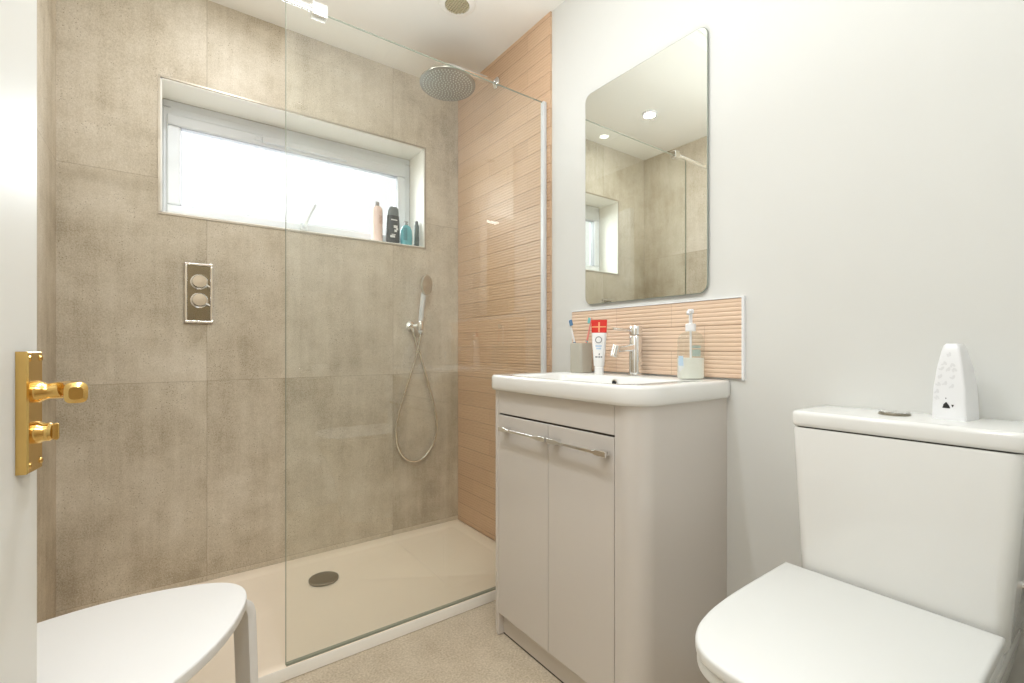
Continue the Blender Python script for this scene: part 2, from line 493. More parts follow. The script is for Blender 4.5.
# loft hatch frame only seen in the mirror
bm = box(.1, .56, ZC - .014, .9, .62, ZC); box(.1, 1.18, ZC - .014, .9, 1.24, ZC, bm); box(.1, .62, ZC - .014, .16, 1.18, ZC, bm); box(.84, .62, ZC - .014, .9, 1.18, ZC, bm)
box(.16, .62, ZC - .006, .84, 1.18, ZC, bm)
structure(obj('trim_3', bm, M['white_gloss'], bevel=.003), 'white ceiling hatch frame glimpsed in the mirror top corner', 'trim')

# ribbed tile wall panel: real ribs
def rib_panel(y0, y1, z0, z1, zo, pitch, xb, nr=6, depth=.0018, base=.0075):
    bm = bmesh.new()
    zs = []
    k0 = math.floor((z0 - zo) / pitch) - 1
    k1 = math.ceil((z1 - zo) / pitch) + 1
    rp = pitch / nr
    for k in range(k0, k1):
        for r in range(nr):
            za = zo + k * pitch + r * rp
            for f, d in ((0, 0), (.05, .1), (.16, .8), (.26, 1), (.74, 1), (.84, .8), (.95, .1)):
                z = za + f * rp
                if f == 0 and r == 0: d = -.5
                if z0 < z < z1: zs.append((z, d))
    zs = [(z0, 0)] + zs + [(z1, 0)]
    prev = None
    for z, d in zs:
        x = xb - base - depth * d
        a, b = bm.verts.new((x, y0, z)), bm.verts.new((x, y1, z))
        a2, b2 = bm.verts.new((xb, y0, z)), bm.verts.new((xb, y1, z))
        if prev:
            pa, pb, pa2, pb2 = prev
            bm.faces.new((a, b, pb, pa)); bm.faces.new((a, pa, pa2, a2)); bm.faces.new((b, b2, pb2, pb))
        prev = (a, b, a2, b2)
    return bm
structure(obj('wall_right_tile', rib_panel(1.482, YB, 0.035, ZC, .977, .0765, XR), M['rib'], smooth=60), 'terracotta pink ribbed tiles on the shower end wall', 'wall')

# ---------------------------------------------------------------- window
RV = .174      # reveal depth
bm = box(WX0, YB + .001, WZ1 - .006, WX1, YB + RV, WZ1); box(WX0, YB + .001, WZ0, WX0 + .006, YB + RV, WZ1, bm)
box(WX1 - .006, YB + .001, WZ0, WX1, YB + RV, WZ1, bm); box(WX0, YB + .001, WZ0, WX1, YB + RV, WZ0 + .006, bm)
structure(obj('trim_4', bm, M['reveal'], smooth=0), 'white lined window recess and sill', 'trim')
e = .006
bm = box(WX0 - e, YB - .003, WZ1 - .001, WX1 + e, YB + .004, WZ1 + e); box(WX0 - e, YB - .003, WZ0 - e, WX1 + e, YB + .004, WZ0 + .001, bm)
box(WX0 - e, YB - .003, WZ0, WX0 + .001, YB + .004, WZ1, bm); box(WX1 - .001, YB - .003, WZ0, WX1 + e, YB + .004, WZ1, bm)
structure(obj('trim_5', bm, M['metal_trim'], smooth=0), 'thin metal tile trim around the window recess', 'trim')
w = thing('window_1', 'wide white framed window high in the tiled shower wall', 'window', (.532, YB + RV, WZ0), kind='structure')
def rect_frame(x0, z0, x1, z1, y0, y1, t, bm=None):
    bm = box(x0, y0, z0, x1, y1, z0 + t, bm); box(x0, y0, z1 - t, x1, y1, z1, bm)
    box(x0, y0, z0 + t, x0 + t, y1, z1 - t, bm); box(x1 - t, y0, z0 + t, x1, y1, z1 - t, bm)
    return bm
yw = YB + RV
bm = rect_frame(WX0 + .006, WZ0 + .006, WX1 - .006, WZ1 - .006, yw - .001, yw + .06, .030); box(WX0 + .03, yw - .001, WZ1 - .068, WX1 - .03, yw + .06, WZ1 - .03, bm)
obj('window_frame', bm, M['upvc'], w, bevel=.006)
cs = obj('casement', rect_frame(WX0 + .020, WZ0 + .028, WX1 - .036, WZ1 - .066, yw - .016, yw + .045, .048), M['upvc'], w, bevel=.008, seg=3)
obj('gasket', rect_frame(WX0 + .065, WZ0 + .073, WX1 - .081, WZ1 - .111, yw - .006, yw + .03, .005), M['gasket'], cs, smooth=0)
obj('window_pane', box(WX0 + .067, yw + .012, WZ0 + .075, WX1 - .083, yw + .018, WZ1 - .113), M['pane'], w, smooth=0)
bm = box(.35, yw - .034, 1.912, .73, yw - .012, 1.940); box(.32, yw - .024, 1.917, .35, yw - .012, 1.935, bm)
obj('trickle_vent', bm, M['upvc'], w, bevel=.004)
hd = obj('window_handle', box(.51, yw - .03, 1.537, .545, yw - .015, 1.572), M['upvc'], w, bevel=.004)
obj('handle_lever', tube(spline([(.527, yw - .03, 1.555), (.527, yw - .055, 1.557), (.538, yw - .062, 1.59), (.568, yw - .062, 1.655)], 6), [.008] * 8 + [.0075] * 11, 10), M['upvc'], hd)

# ---------------------------------------------------------------- door
ANG = math.radians(9)
dd = Vector((math.sin(ANG), math.cos(ANG), 0)); dn = Vector((dd.y, -dd.x, 0))
FE = Vector((-.12403, .785, 0))                      # free edge of the room face
DW = .775
hinge = FE - dd * DW
d1 = thing('door_1', 'white door standing open at the left edge with brass lever', 'door', tuple(hinge), kind='structure')
def DP(s, off, z):                                    # s from the free edge towards the hinge, off out of the face
    return FE - dd * s + dn * off + Vector((0, 0, z))
def dbox(s0, s1, o0, o1, z0, z1, bm=None):
    bm = bm or bmesh.new()
    vs = [bm.verts.new(DP(s, o, z)) for s, o, z in ((s0, o0, z0), (s1, o0, z0), (s1, o1, z0), (s0, o1, z0), (s0, o0, z1), (s1, o0, z1), (s1, o1, z1), (s0, o1, z1))]
    for f in ((0, 3, 2, 1), (4, 5, 6, 7), (0, 1, 5, 4), (1, 2, 6, 5), (2, 3, 7, 6), (3, 0, 4, 7)): bm.faces.new([vs[i] for i in f])
    return bm
leaf = obj('door_leaf', dbox(0, DW, -.04, 0, .008, 1.985), M['white_gloss'], d1, bevel=.003)
bm = bmesh.new()
def chamfer_plate(s0, s1, z0, z1, t, bv, bm):
    r = []
    for o, i in ((0, 0), (t - bv, 0), (t, bv)):
        r.append([DP(s, o, z) for s, z in ((s0 + i, z0 + i), (s1 - i, z0 + i), (s1 - i, z1 - i), (s0 + i, z1 - i))])
    return loft(r, bm)
pl = obj('lever_plate', chamfer_plate(.0195, .0565, .837, .9715, .0105, .0015, bm), M['brass'], d1, smooth=20, label='polished brass lock plate')
sp = .0375
lathe_prof = [(.0125, 0), (.0125, .004), (.010, .008), (.0085, .012), (.0085, .032)]
obj('lever_collar', lathe(DP(sp, .0105, .926), lathe_prof, dn, 28), M['brass'], pl)
# lever: out from the plate, then swept back towards the hinge and flared
path = spline([DP(sp, .022, .927), DP(sp, .034, .928), DP(sp + .008, .044, .928), DP(sp + .022, .051, .927), DP(sp + .036, .055, .926)], 6)
rings = []
prev = None
for i, p in enumerate(path):
    t = (path[min(i + 1, len(path) - 1)] - path[max(i - 1, 0)]).normalized()
    up = Vector((0, 0, 1)); sd = t.cross(up).normalized(); up = sd.cross(t).normalized()
    f = i / (len(path) - 1)
    rings.append([p + sd * ((.0085 + .0015 * f) * math.copysign(abs(math.cos(q)) ** (1 - .45 * f), math.cos(q))) + up * ((.0085 + .003 * f) * math.copysign(abs(math.sin(q)) ** (1 - .45 * f), math.sin(q))) for q in [2 * PI * k / 32 for k in range(32)]])
f = path[-1] + (path[-1] - path[-2]).normalized() * .004
rings.append([f + (q - path[-1]) * .6 for q in rings[-1]])
obj('door_lever', loft(rings), M['brass'], d1, label='polished brass door lever')
bm = lathe(DP(sp, .0105, .880), [(.0125, 0), (.0125, .004), (.0105, .007), (.0105, .012), (.0085, .0145)], dn, 28)
obj('thumb_turn', bm, M['brass'], d1, label='polished brass privacy turn')
bm = bmesh.new()
c0 = DP(sp, .0245, .880)
loft([[c0 + dn * o + dd * a * w_ + Vector((0, 0, b * h_)) for a, b in ((-1, -1), (1, -1), (1, 1), (-1, 1))] for o, w_, h_ in ((-.003, .0025, .008), (.004, .002, .010), (.006, .001, .008))], bm)
obj('turn_wing', bm, M['brass'], pl, bevel=.001)
for s in (.0245, .0515):
    for z in (.846, .964):
        obj('screw', lathe(DP(s, .0105, z), [(.0035, 0), (.003, .0012), (.001, .0016)], dn, 14), M['brass'], pl)

# ================================================================ shower
# tray: rim, sloping base, front edge
TX0, TX1, TY0, TY1, TZ = -.258, XR - .012, 1.500, YB, .04
out = round_rect(TX0, TY0, TX1, TY1, (.006, .006, .006, .006), 3)
def rr_scaled(x0, y0, x1, y1, r): return round_rect(x0, y0, x1, y1, (r,) * 4, 6)
tr = thing('shower_tray', 'long low cream shower tray with round waste cover', 'shower tray', ((TX0 + TX1) / 2, (TY0 + TY1) / 2, 0))
r1 = .05
rg = []
rg.append([Vector((x, y, 0.002)) for x, y in rr_scaled(TX0, TY0, TX1, TY1, .006)])
rg.append([Vector((x, y, TZ - .008)) for x, y in rr_scaled(TX0, TY0, TX1, TY1, .006)])
rg.append([Vector((x, y, TZ - .002)) for x, y in rr_scaled(TX0 + .002, TY0 + .002, TX1 - .002, TY1 - .002, .006)])
rg.append([Vector((x, y, TZ)) for x, y in rr_scaled(TX0 + .008, TY0 + .008, TX1 - .008, TY1 - .008, .006)])
rg.append([Vector((x, y, TZ)) for x, y in rr_scaled(TX0 + .045, TY0 + .04, TX1 - .045, TY1 - .05, .02)])
rg.append([Vector((x, y, TZ - .009)) for x, y in rr_scaled(TX0 + .058, TY0 + .053, TX1 - .058, TY1 - .063, .02)])
rg.append([Vector((x, y, TZ - .011)) for x, y in rr_scaled(TX0 + .064, TY0 + .058, TX1 - .064, TY1 - .068, .02)])
bm = bmesh.new()
R = [[bm.verts.new(p) for p in r] for r in rg]
for i in range(len(R) - 1):
    for j in range(len(R[0])):
        k = (j + 1) % len(R[0])
        f = bm.faces.new((R[i][j], R[i][k], R[i + 1][k], R[i + 1][j]))
        f.material_index = 1 if i < 2 else 0
bm.faces.new(R[0][::-1]); 
cv = bm.verts.new((.516, 2.0, TZ - .016))
for j in range(len(R[0])): bm.faces.new((R[-1][j], R[-1][(j + 1) % len(R[0])], cv))
obj('tray_base', bm, [M['tray'], M['tray_edge']], tr, smooth=40)
obj('waste_cover', lathe((.516, 2.005, TZ - .0145), [(.05, 0), (.057, .002), (.057, .009), (.054, .011), (.02, .0115), (.0005, .0115)], n=40), M['brushed'], tr, label='brushed metal waste cover')

# glass screen
GY0, GY1 = 1.507, 1.515
GX0, GX1 = .2825, XR - .018
GT = 2.0
g = thing('shower_screen', 'clear glass walk-in shower screen standing on the tray front', 'shower screen', ((GX0 + GX1) / 2, GY0, TZ))
pn = obj('glass_pane', box(GX0, GY0, TZ + .001, GX1, GY1, GT), M['screen'], g, smooth=0)
bm = box(GX0 - .0014, GY0 + .0003, TZ + .001, GX0 - .0002, GY1 - .0003, GT); box(GX0, GY0 + .0003, GT + .0002, GX1, GY1 - .0003, GT + .0013, bm)
obj('polished_edge', bm, M['screen_edge'], pn, smooth=0, label='greenish polished glass edge')
obj('bottom_seal', box(GX0, GY0 - .002, TZ - .001, GX1, GY1 + .002, TZ + .005), M['screen_edge'], g, smooth=0)
obj('wall_channel', box(XR - .030, GY0 - .006, TZ, XR - .0115, GY1 + .006, GT + .004), M['upvc'], g, bevel=.003, label='white wall channel')
# brace bar to the opposite wall
bzz = GT - .014
bracket = box(.352, GY0 - .013, GT - .016, .398, GY1 + .013, GT + .022)
bk = obj('brace_bracket', bracket, M['chrome'], g, bevel=.003)
bm = box(XL, GY0 - .006, GT - .016, .375, GY1 + .006, GT + .012) if False else cyl((XL + .004, (GY0 + GY1) / 2, GT + .006), (.372, (GY0 + GY1) / 2, GT + .006), .0105, n=20)
obj('brace_bar', bm, M['chrome'], g)
obj('brace_flange', lathe((XL + .001, (GY0 + GY1) / 2, GT + .006), [(.024, 0), (.024, .006), (.016, .01)], (1, 0, 0), 28), M['chrome'], g)

# rain head
sh = thing('rain_shower_head', 'round chrome rain shower head on a wall arm', 'shower head', (1.015, 1.872, 2.155))
hz = 2.150
HT = Matrix.Translation((1.015, 1.872, hz + .03)) @ Matrix.Rotation(math.radians(-4), 4, Vector((.84, -.54, 0))) @ Matrix.Translation((-1.015, -1.872, -hz - .03))
bm = lathe((1.015, 1.872, hz), [(.118, .0), (.123, .002), (.124, .006), (.120, .010), (.03, .014), (.022, .030), (.012, .034)], n=56)
bm.transform(HT)
obj('spray_plate', bm, simple('spray_plate_metal', srgb(158, 156, 146), .3, metal=1), sh)
bm = bmesh.new()
for rr_, cnt in ((.012, 6), (.026, 12), (.040, 18), (.054, 24), (.068, 30), (.082, 36), (.096, 42), (.108, 48)):
    for i in range(cnt):
        a = 2 * PI * i / cnt + rr_ * 9
        cx, cy = 1.015 + rr_ * math.cos(a), 1.872 + rr_ * math.sin(a)
        cyl((cx, cy, hz + .001), (cx, cy, hz - .003), .0032, .0022, 6, bm)
bm.transform(HT)
nz = obj('nozzles', bm, M['nozzle'], sh, smooth=50); nz['kind'] = 'stuff'
pth = spline([(XR - .018, 1.872, 2.250), (1.15, 1.872, 2.247), (1.05, 1.872, 2.245), (1.024, 1.872, 2.240), (1.015, 1.872, 2.222), (1.015, 1.872, 2.195)], 6)
obj('shower_arm', tube(pth, .0145, 16), M['chrome'], sh)
obj('arm_flange', lathe((XR - .0105, 1.872, 2.25), [(.027, 0), (.027, .006), (.018, .012), (.014, .014)], (-1, 0, 0), 28), M['chrome'], sh)

# thermostatic valve
v = thing('shower_valve', 'rectangular chrome shower valve plate with two round knobs', 'shower valve', (.1015, YB, 1.19))
x0, x1, z0, z1 = .054, .149, 1.073, 1.311
obj('valve_plate', box(x0 + .008, YB - .007, z0 + .008, x1 - .008, YB, z1 - .008), M['valve_face'], v, bevel=.002)
obj('valve_frame', rect_frame(x0, z0, x1, z1, YB - .013, YB, .010), M['chrome'], v, bevel=.003, seg=3)
for kz in (1.236, 1.163):
    kn = obj('valve_knob', lathe((.103, YB - .005, kz), [(.030, 0), (.030, .004), (.024, .006), (.024, .010), (.0255, .012), (.0255, .040), (.023, .044), (.001, .045)], (0, -1, 0), 32), M['chrome'], v)
    obj('knob_pin', cyl((.103 + .02, YB - .035, kz - .012), (.103 + .034, YB - .035, kz - .02), .004, .003, 10), M['chrome'], kn)

# handset on its holder
hb = thing('shower_holder', 'small chrome wall bracket holding the hand shower', 'bracket', (1.0, YB, 1.085))
obj('wall_rose', lathe((1.004, YB, 1.085), [(.024, 0), (.024, .006), (.017, .010), (.011, .013), (.011, .04)], (0, -1, 0), 28), M['chrome'], hb)
bm = cyl((1.004, YB - .038, 1.085), (1.032, YB - .052, 1.09), .009, .010, 16); lathe((1.034, YB - .055, 1.065), [(.013, 0), (.0165, .006), (.0165, .04), (.014, .044)], n=20, bm=bm)
obj('cradle', bm, M['chrome'], hb)
obj('outlet_elbow', cyl((1.004, YB - .03, 1.083), (1.006, YB - .032, 1.055), .0095, .008, 14), M['chrome'], hb)
hs = thing('hand_shower', 'chrome hand shower with a looped metal hose on the tiled wall', 'hand shower', (1.034, YB - .055, 1.05))
yh = YB - .055
hp = spline([(1.034, yh, 1.045), (1.035, yh, 1.09), (1.040, yh - .004, 1.16), (1.046, yh - .010, 1.235), (1.051, yh - .013, 1.262)], 6)
n_ = len(hp)
obj('grip', tube(hp, [.0095 + .0035 * min(1, i / 6) for i in range(n_)], 18), M['upvc'], hs, label='pale satin grip of the hand shower')
hdir = Vector((.35, -.9, .05)).normalized()
up = Vector((.16, .1, 1)); up = (up - hdir * up.dot(hdir)).normalized(); sdv = hdir.cross(up)
c = Vector((1.058, yh - .016, 1.293))
rings = []
for o, s in ((-.016, .35), (-.012, .75), (-.004, .97), (.004, 1.0), (.010, .96), (.011, .85), (.0112, .01)):
    rings.append(ring(c + hdir * o, sdv, up, 0.036 * s, .054 * s, 32))
obj('hand_spray_head', loft(rings), M['satin'], hs)
ctrl = [(1.034, yh, 1.047), (1.030, yh + .004, 1.0), (1.010, yh + .02, .90), (.962, yh + .035, .74), (.928, yh + .038, .62), (.922, yh + .038, .53), (.945, yh + .036, .445), (1.0, yh + .034, .397), (1.065, yh + .034, .405), (1.12, yh + .036, .465), (1.145, yh + .038, .55), (1.132, yh + .038, .66), (1.095, yh + .036, .79), (1.048, yh + .03, .935), (1.017, yh + .024, 1.02), (1.006, yh + .022, 1.058)]
obj('hose', tube(spline(ctrl, 10), .0058, 10), M['hosem'], hs, label='flexible metal hose hanging in a loop')

# ceiling extractor
ev = thing('ceiling_vent', 'round extractor vent in the ceiling above the shower', 'vent', (.95, 1.672, ZC - .02))
bm = lathe((.95, 1.672, ZC), [(.074, 0), (.074, .004), (.068, .009), (.056, .012), (.05, .012), (.048, .004)], (0, 0, -1), 40)
obj('vent_rim', bm, M['ceil'], ev)
bm = lathe((.95, 1.672, ZC), [(.048, .003), (.048, .007), (.001, .007)], (0, 0, -1), 40)
gr = obj('vent_grille', bm, M['grille'], ev, label='dusty tan grille')
bm = bmesh.new()
for i in range(-4, 5):
    h = math.sqrt(.047 ** 2 - (i * .0105) ** 2)
    box(.95 + i * .0105 - .0014, 1.672 - h, ZC - .0125, .95 + i * .0105 + .0014, 1.672 + h, ZC - .0065, bm)
    box(.95 - h, 1.672 + i * .0105 - .0014, ZC - .0115, .95 + h, 1.672 + i * .0105 + .0014, ZC - .0065, bm)
obj('grille_bars', bm, simple('dusty_grille_bars', srgb(196, 186, 156), .6), gr, smooth=0)

# downlights
DL = [(.24, 1.78, True, 'lit ceiling downlight over the shower, brightest spot in the mirror'), (.62, .09, False, 'unlit ceiling downlight by the doorway, faint in the shower glass'),
      (.16, .28, True, 'added fill downlight above the open door, out of the picture'), (.25, .88, True, 'added fill downlight just outside the shower, smaller glint in the mirror')]  # this last pair is added to even out the room light
for x, y, lit, lab in DL:
    dl = thing('downlight', lab, 'downlight', (x, y, ZC - .012))
    obj('bezel', lathe((x, y, ZC), [(.044, 0), (.044, .004), (.038, .008), (.032, .008), (.031, .003)], (0, 0, -1), 32), M['plastic_white'] if lit else M['chrome'], dl)
    obj('lamp_lens', lathe((x, y, ZC), [(.031, .002), (.031, .005), (.001, .005)], (0, 0, -1), 28), M['lens'] if lit else M['lens_off'], dl)
    if lit: area_light('downlight_lamp', (x, y, ZC - .014), (0, 0, 0), .062, .062, DOWN_POWER if y > 1.5 else 6.4, DOWN_COL, 'DISK')
hl = thing('hall_fill_panel', 'added square fill panel on the hallway ceiling', 'ceiling light', (.15, -.85, 2.34))  # invented fixture that carries the hallway fill
obj('light_tray', box(-.32, -1.22, 2.365, .62, -.48, 2.4), M['plastic_white'], hl, bevel=.006)
obj('diffuser', box(-.30, -1.20, 2.345, .60, -.50, 2.366), M['hall_fill_lens'], hl, bevel=.006)

# ================================================================ bottles on the sill
SZ = WZ0 + .006
b = thing('shampoo_bottle', 'tall pale pink bottle with grey cap on the window sill', 'bottle', (.857, 2.325, SZ), group='toiletries on the window sill')
X, Y = .857, 2.325
obj('bottle_body', lathe((X, Y, SZ), [(.024, 0), (.0275, .004), (.0275, .165), (.026, .178), (.020, .187), (.011, .190)], n=32), M['pink'], b)
obj('cap', lathe((X, Y, SZ + .188), [(.0115, 0), (.0115, .020), (.010, .023)], n=24), M['grey_cap'], b)
bm = bmesh.new()
for k in range(6): lathe((X, Y, SZ + .10 + k * .007), [(.0278, 0), (.0278, .003)], n=32, bm=bm)
bmesh.ops.delete(bm, geom=[vv for vv in bm.verts if not (vv.co.y < Y - .008 and vv.co.x > X - .004)], context='VERTS')
obj('print', bm, M['label_dim'], b, smooth=0)

b = thing('shower_gel_bottle', 'black bottle with white printing, tallest dark one on the sill', 'bottle', (.936, 2.315, SZ), group='toiletries on the window sill')
X, Y = .936, 2.315
prof = []
def oval(z, rx, ry, skew=0): return [Vector((X + skew + rx * math.copysign(abs(math.cos(a)) ** .7, math.cos(a)), Y + ry * math.copysign(abs(math.sin(a)) ** .7, math.sin(a)), SZ + z)) for a in [2 * PI * i / 36 for i in range(36)]]
obj('bottle_body', loft([oval(0, .031, .018), oval(.004, .034, .021), oval(.06, .035, .022), (oval(.12, .034, .022)), oval(.15, .032, .021)]), M['black'], b)
obj('cap', loft([oval(.151, .031, .02), oval(.172, .030, .02), oval(.186, .027, .018, .002), oval(.196, .020, .014, .004), oval(.198, .008, .006, .005)]), simple('slate_cap', srgb(110, 118, 120), .35), b)
bm = bmesh.new()
def front_patch(z0, z1, a, bb, bm, rx=.0352, ry=.0222):
    rings = []
    k = 8
    pts0, pts1 = [], []
    for i in range(k + 1):
        t = a + (bb - a) * i / k
        px, py = X + rx * t, Y - ry * (1 - abs(t) ** 2.86) ** (1 / 2.86) - .0006
        pts0.append(bm.verts.new((px, py, SZ + z0))); pts1.append(bm.verts.new((px, py, SZ + z1)))
    for i in range(k): bm.faces.new((pts0[i], pts0[i + 1], pts1[i + 1], pts1[i]))
for z0, z1, a, bb in ((.086, .100, -.1, .5), (.076, .088, .25, .6), (.066, .078, .0, .4)):
    front_patch(z0, z1, a, bb, bm)
obj('logo_print', bm, M['label_white'], b, smooth=0)
for nm, z0, z1, a, bb in (('name_print', .124, .130, -.5, .45), ('line_print', .050, .054, -.4, .2), ('text_print', .036, .048, -.6, .1)):
    bm = bmesh.new(); front_patch(z0, z1, a, bb, bm); obj(nm, bm, M['label_white'], b, smooth=0)

b = thing('teal_soap_bottle', 'small rounded teal bottle with pump cap on the window sill', 'bottle', (1.006, 2.305, SZ), group='toiletries on the window sill')
X, Y = 1.006, 2.305
obj('bottle_body', loft([oval(0, .024, .014), oval(.005, .029, .018), oval(.05, .031, .02), oval(.085, .029, .019), oval(.104, .021, .015), oval(.112, .009, .009)]), M['teal'], b)
bm = bmesh.new()
front_patch(.03, .095, -.75, -.1, bm, .0305, .0205)
obj('print', bm, M['teal_dark'], b, smooth=0)
bm = lathe((X, Y, SZ + .112), [(.009, 0), (.009, .008), (.004, .010), (.004, .016)], n=18); box(X - .014, Y - .005, SZ + .126, X + .008, Y + .005, SZ + .132, bm)
obj('pump_cap', bm, M['grey_cap'], b)

b = thing('slim_dark_bottle', 'slim dark green tube bottle in the corner of the window sill', 'bottle', (1.063, 2.302, SZ), group='toiletries on the window sill')
obj('bottle_body', lathe((1.063, 2.302, SZ), [(.011, 0), (.0125, .003), (.0125, .118), (.011, .122)], n=24), M['green_dark'], b)
obj('cap', lathe((1.063, 2.302, SZ + .122), [(.009, 0), (.009, .016), (.007, .019)], n=20), M['black'], b)

# ================================================================ vanity unit
VX, VY0, VY1, VZ = .905, .722, 1.335, .832
vt = thing('vanity_unit', 'gloss pale grey two-door vanity cabinet under the basin', 'cabinet', ((VX + XR) / 2, (VY0 + VY1) / 2, 0))
RC = .060
D0, D1, DM = .800, 1.310, 1.0545
PX = .926
# carcass outline (front is -x); rounded near corner, tight far corner
def carcass_outline(xf): return round_rect(xf, VY0, XR - .001, VY1, (RC, 0, 0, .010), 10)
CB = .078
bm = bmesh.new()
# near stile with its rounded corner and the side down to the floor
arc = [(VX + RC - RC * math.sin(a), VY0 + RC - RC * math.cos(a)) for a in [PI / 2 * i / 12 for i in range(13)]]
near = arc + [(VX, D0 - .0015), (VX + .019, D0 - .0015), (VX + .019, VY0 + .05), (VX + .05, VY0 + .018), (XR - .001, VY0 + .018), (XR - .001, VY0)]
prism(near, .003, VZ, bm)
obj('side_panel', bm, M['cashmere'], vt, smooth=30)
bm = bmesh.new()
far = [(VX + .002, D1 + .0015), (VX, D1 + .004), (VX, VY1 - .006), (VX + .006, VY1), (XR - .001, VY1), (XR - .001, VY1 - .018), (VX + .03, VY1 - .018), (VX + .03, D1 + .0015)]
prism(far, .003, VZ, bm)
obj('side_panel', bm, M['cashmere'], vt, smooth=30)
obj('fascia', box(VX, D0, .7555, VX + .018, D1, VZ - .001), M['cashmere'], vt, bevel=.0012)
bm = box(VX + .03, VY0 + .02, CB + .01, XR - .01, VY1 - .02, .752); box(VX + .006, D0, .745, VX + .02, D1, .757, bm)
obj('interior', bm, M['dark_gap'], vt, smooth=0)
obj('plinth', box(PX, D0 - .002, .006, PX + .018, D1 + .004, CB + .012), M['cashmere'], vt, smooth=0)
obj('plinth_gap', box(PX + .001, D0 - .002, .0, PX + .016, D1 + .004, .006), M['dark_gap'], vt, smooth=0)  # dark strip filling the gap below the plinth
for a, b_, nm in ((D0 + .001, DM - .001, 0), (DM + .001, D1 - .001, 1)):
    dr = obj('cabinet_door', box(VX - .0005, a, CB, VX + .018, b_, .7495), M['cashmere'], vt, bevel=.0015)
    # flat chrome bow handle
    h0, h1 = ((.806, 1.032), (1.041, 1.275))[nm]
    hz_ = .7085
    n = 20; rings = []
    for i in range(n + 1):
        t = i / n
        y = h0 + (h1 - h0) * t
        off = .010 + .016 * (1 - abs(2 * t - 1) ** 4) if 0 else .024
        hgt = .0042
        if t < .2 or t > .8: hgt = .0072
        x = VX - off
        rings.append([Vector((x - .0035, y, hz_ + hgt)), Vector((x + .003, y, hz_ + hgt + .001)), Vector((x + .003, y, hz_ - hgt)), Vector((x - .0035, y, hz_ - hgt))])
    bm = loft(rings)
    for py in (h0 + .02, h1 - .02): box(VX - .024, py - .014, hz_ - .005, VX + .001, py + .014, hz_ + .006, bm)
    obj('door_handle', bm, M['chrome'], dr, bevel=.0012, label='chrome bar handle')

# basin
BX, BY0, BY1, BZ0, BZ1 = .886, .708, 1.346, .832, .884
ws = thing('wash_basin', 'white ceramic rectangular basin on top of the vanity cabinet', 'basin', (1.09, 1.03, BZ0))
RN, RF = .085, .03
def bo(d): return round_rect(BX + d, BY0 + d, XR - .0015, BY1 - d, (RN - d, 0, 0, RF - d * .6), 12)
ix0, iy0, ix1, iy1 = BX + .030, .775, 1.165, 1.275
def inner(d, k=12):  return round_rect(ix0 + d, iy0 + d, ix1 - d, iy1 - d, (max(.07 - d * .3, .02), max(.03 - d * .2, .012), max(.03 - d * .2, .012), max(.05 - d * .3, .02)), 12)
# match vertex counts: outer uses 0 radii -> resample both to 96 points by angle
def resample(o, n=120):
    L = [0]; P = [Vector(p) for p in o]; P.append(P[0])
    for i in range(1, len(P)): L.append(L[-1] + (P[i] - P[i - 1]).length)
    res = []; tot = L[-1]; j = 0
    for i in range(n):
        s = tot * i / n
        while L[j + 1] < s: j += 1
        t = (s - L[j]) / max(L[j + 1] - L[j], 1e-9)
        res.append(tuple(P[j].lerp(P[j + 1], t)))
    return res
def R3(o, z): return [Vector((x, y, z)) for x, y in o]
oN = 160
rings = [R3(resample(bo(.012), oN), BZ0), R3(resample(bo(.004), oN), BZ0 + .002), R3(resample(bo(0), oN), BZ0 + .010), R3(resample(bo(0), oN), BZ1 - .010), R3(resample(bo(.0015), oN), BZ1 - .004), R3(resample(bo(.005), oN), BZ1 - .001), R3(resample(bo(.010), oN), BZ1)]
rings += [R3(resample(inner(-.004), oN), BZ1 - .0002), R3(resample(inner(0), oN), BZ1 - .003), R3(resample(inner(.006), oN), BZ1 - .012), R3(resample(inner(.012), oN), BZ1 - .05), R3(resample(inner(.03), oN), BZ1 - .095), R3(resample(inner(.07), oN), BZ1 - .112), R3(resample(inner(.11), oN), BZ1 - .116)]
obj('basin_body', loft(rings, cap=True), M['ceramic'], ws, smooth=50)
# the overflow sits in the bowl's back wall
obj('overflow_ring', lathe((1.158, 1.02, BZ1 - .022), [(.012, 0), (.012, .004), (.008, .005)], (-1, 0, .05), 24), M['chrome'], ws)
obj('overflow_hole', lathe((1.1535, 1.02, BZ1 - .022), [(.0085, 0), (.0085, .0016), (.001, .0018)], (-1, 0, .05), 24), M['dark'], ws)
obj('basin_waste', lathe((1.06, 1.02, BZ1 - .1165), [(.030, 0), (.030, .004), (.024, .006), (.001, .0065)], n=28), M['chrome'], ws)

# mono tap
tp = thing('basin_tap', 'chrome mixer tap at the back of the basin', 'tap', (1.238, 1.004, BZ1))
TXc, TYc = 1.238, 1.004
obj('tap_body', lathe((TXc, TYc, BZ1), [(.024, 0), (.024, .003), (.0205, .006), (.0200, .128), (.019, .130)], n=32), M['chrome'], tp)
obj('tap_cap', lathe((TXc, TYc, BZ1 + .132), [(.0185, 0), (.021, .001), (.021, .026), (.019, .030), (.001, .031)], n=32), M['chrome'], tp)
sd = Vector((-1.0, .12, 0)).normalized()
p0 = Vector((TXc, TYc, BZ1 + .094)); 
p1 = p0 + sd * .078 + Vector((0, 0, -.008))
rings = []
perp = sd.cross(Vector((0, 0, 1)))
for t, hw, hh in ((0, .0125, .0115), (.3, .0125, .0105), (.75, .012, .0095), (1, .0115, .009)):
    q = p0.lerp(p1, t); rings.append([q + perp * (hw * a) + Vector((0, 0, hh * b_)) for a, b_ in ((-1, -.6), (-.6, -1), (.6, -1), (1, -.6), (1, .6), (.6, 1), (-.6, 1), (-1, .6))])
obj('spout', loft(rings), M['chrome'], tp, smooth=50)
nzl = p1 + sd * .003
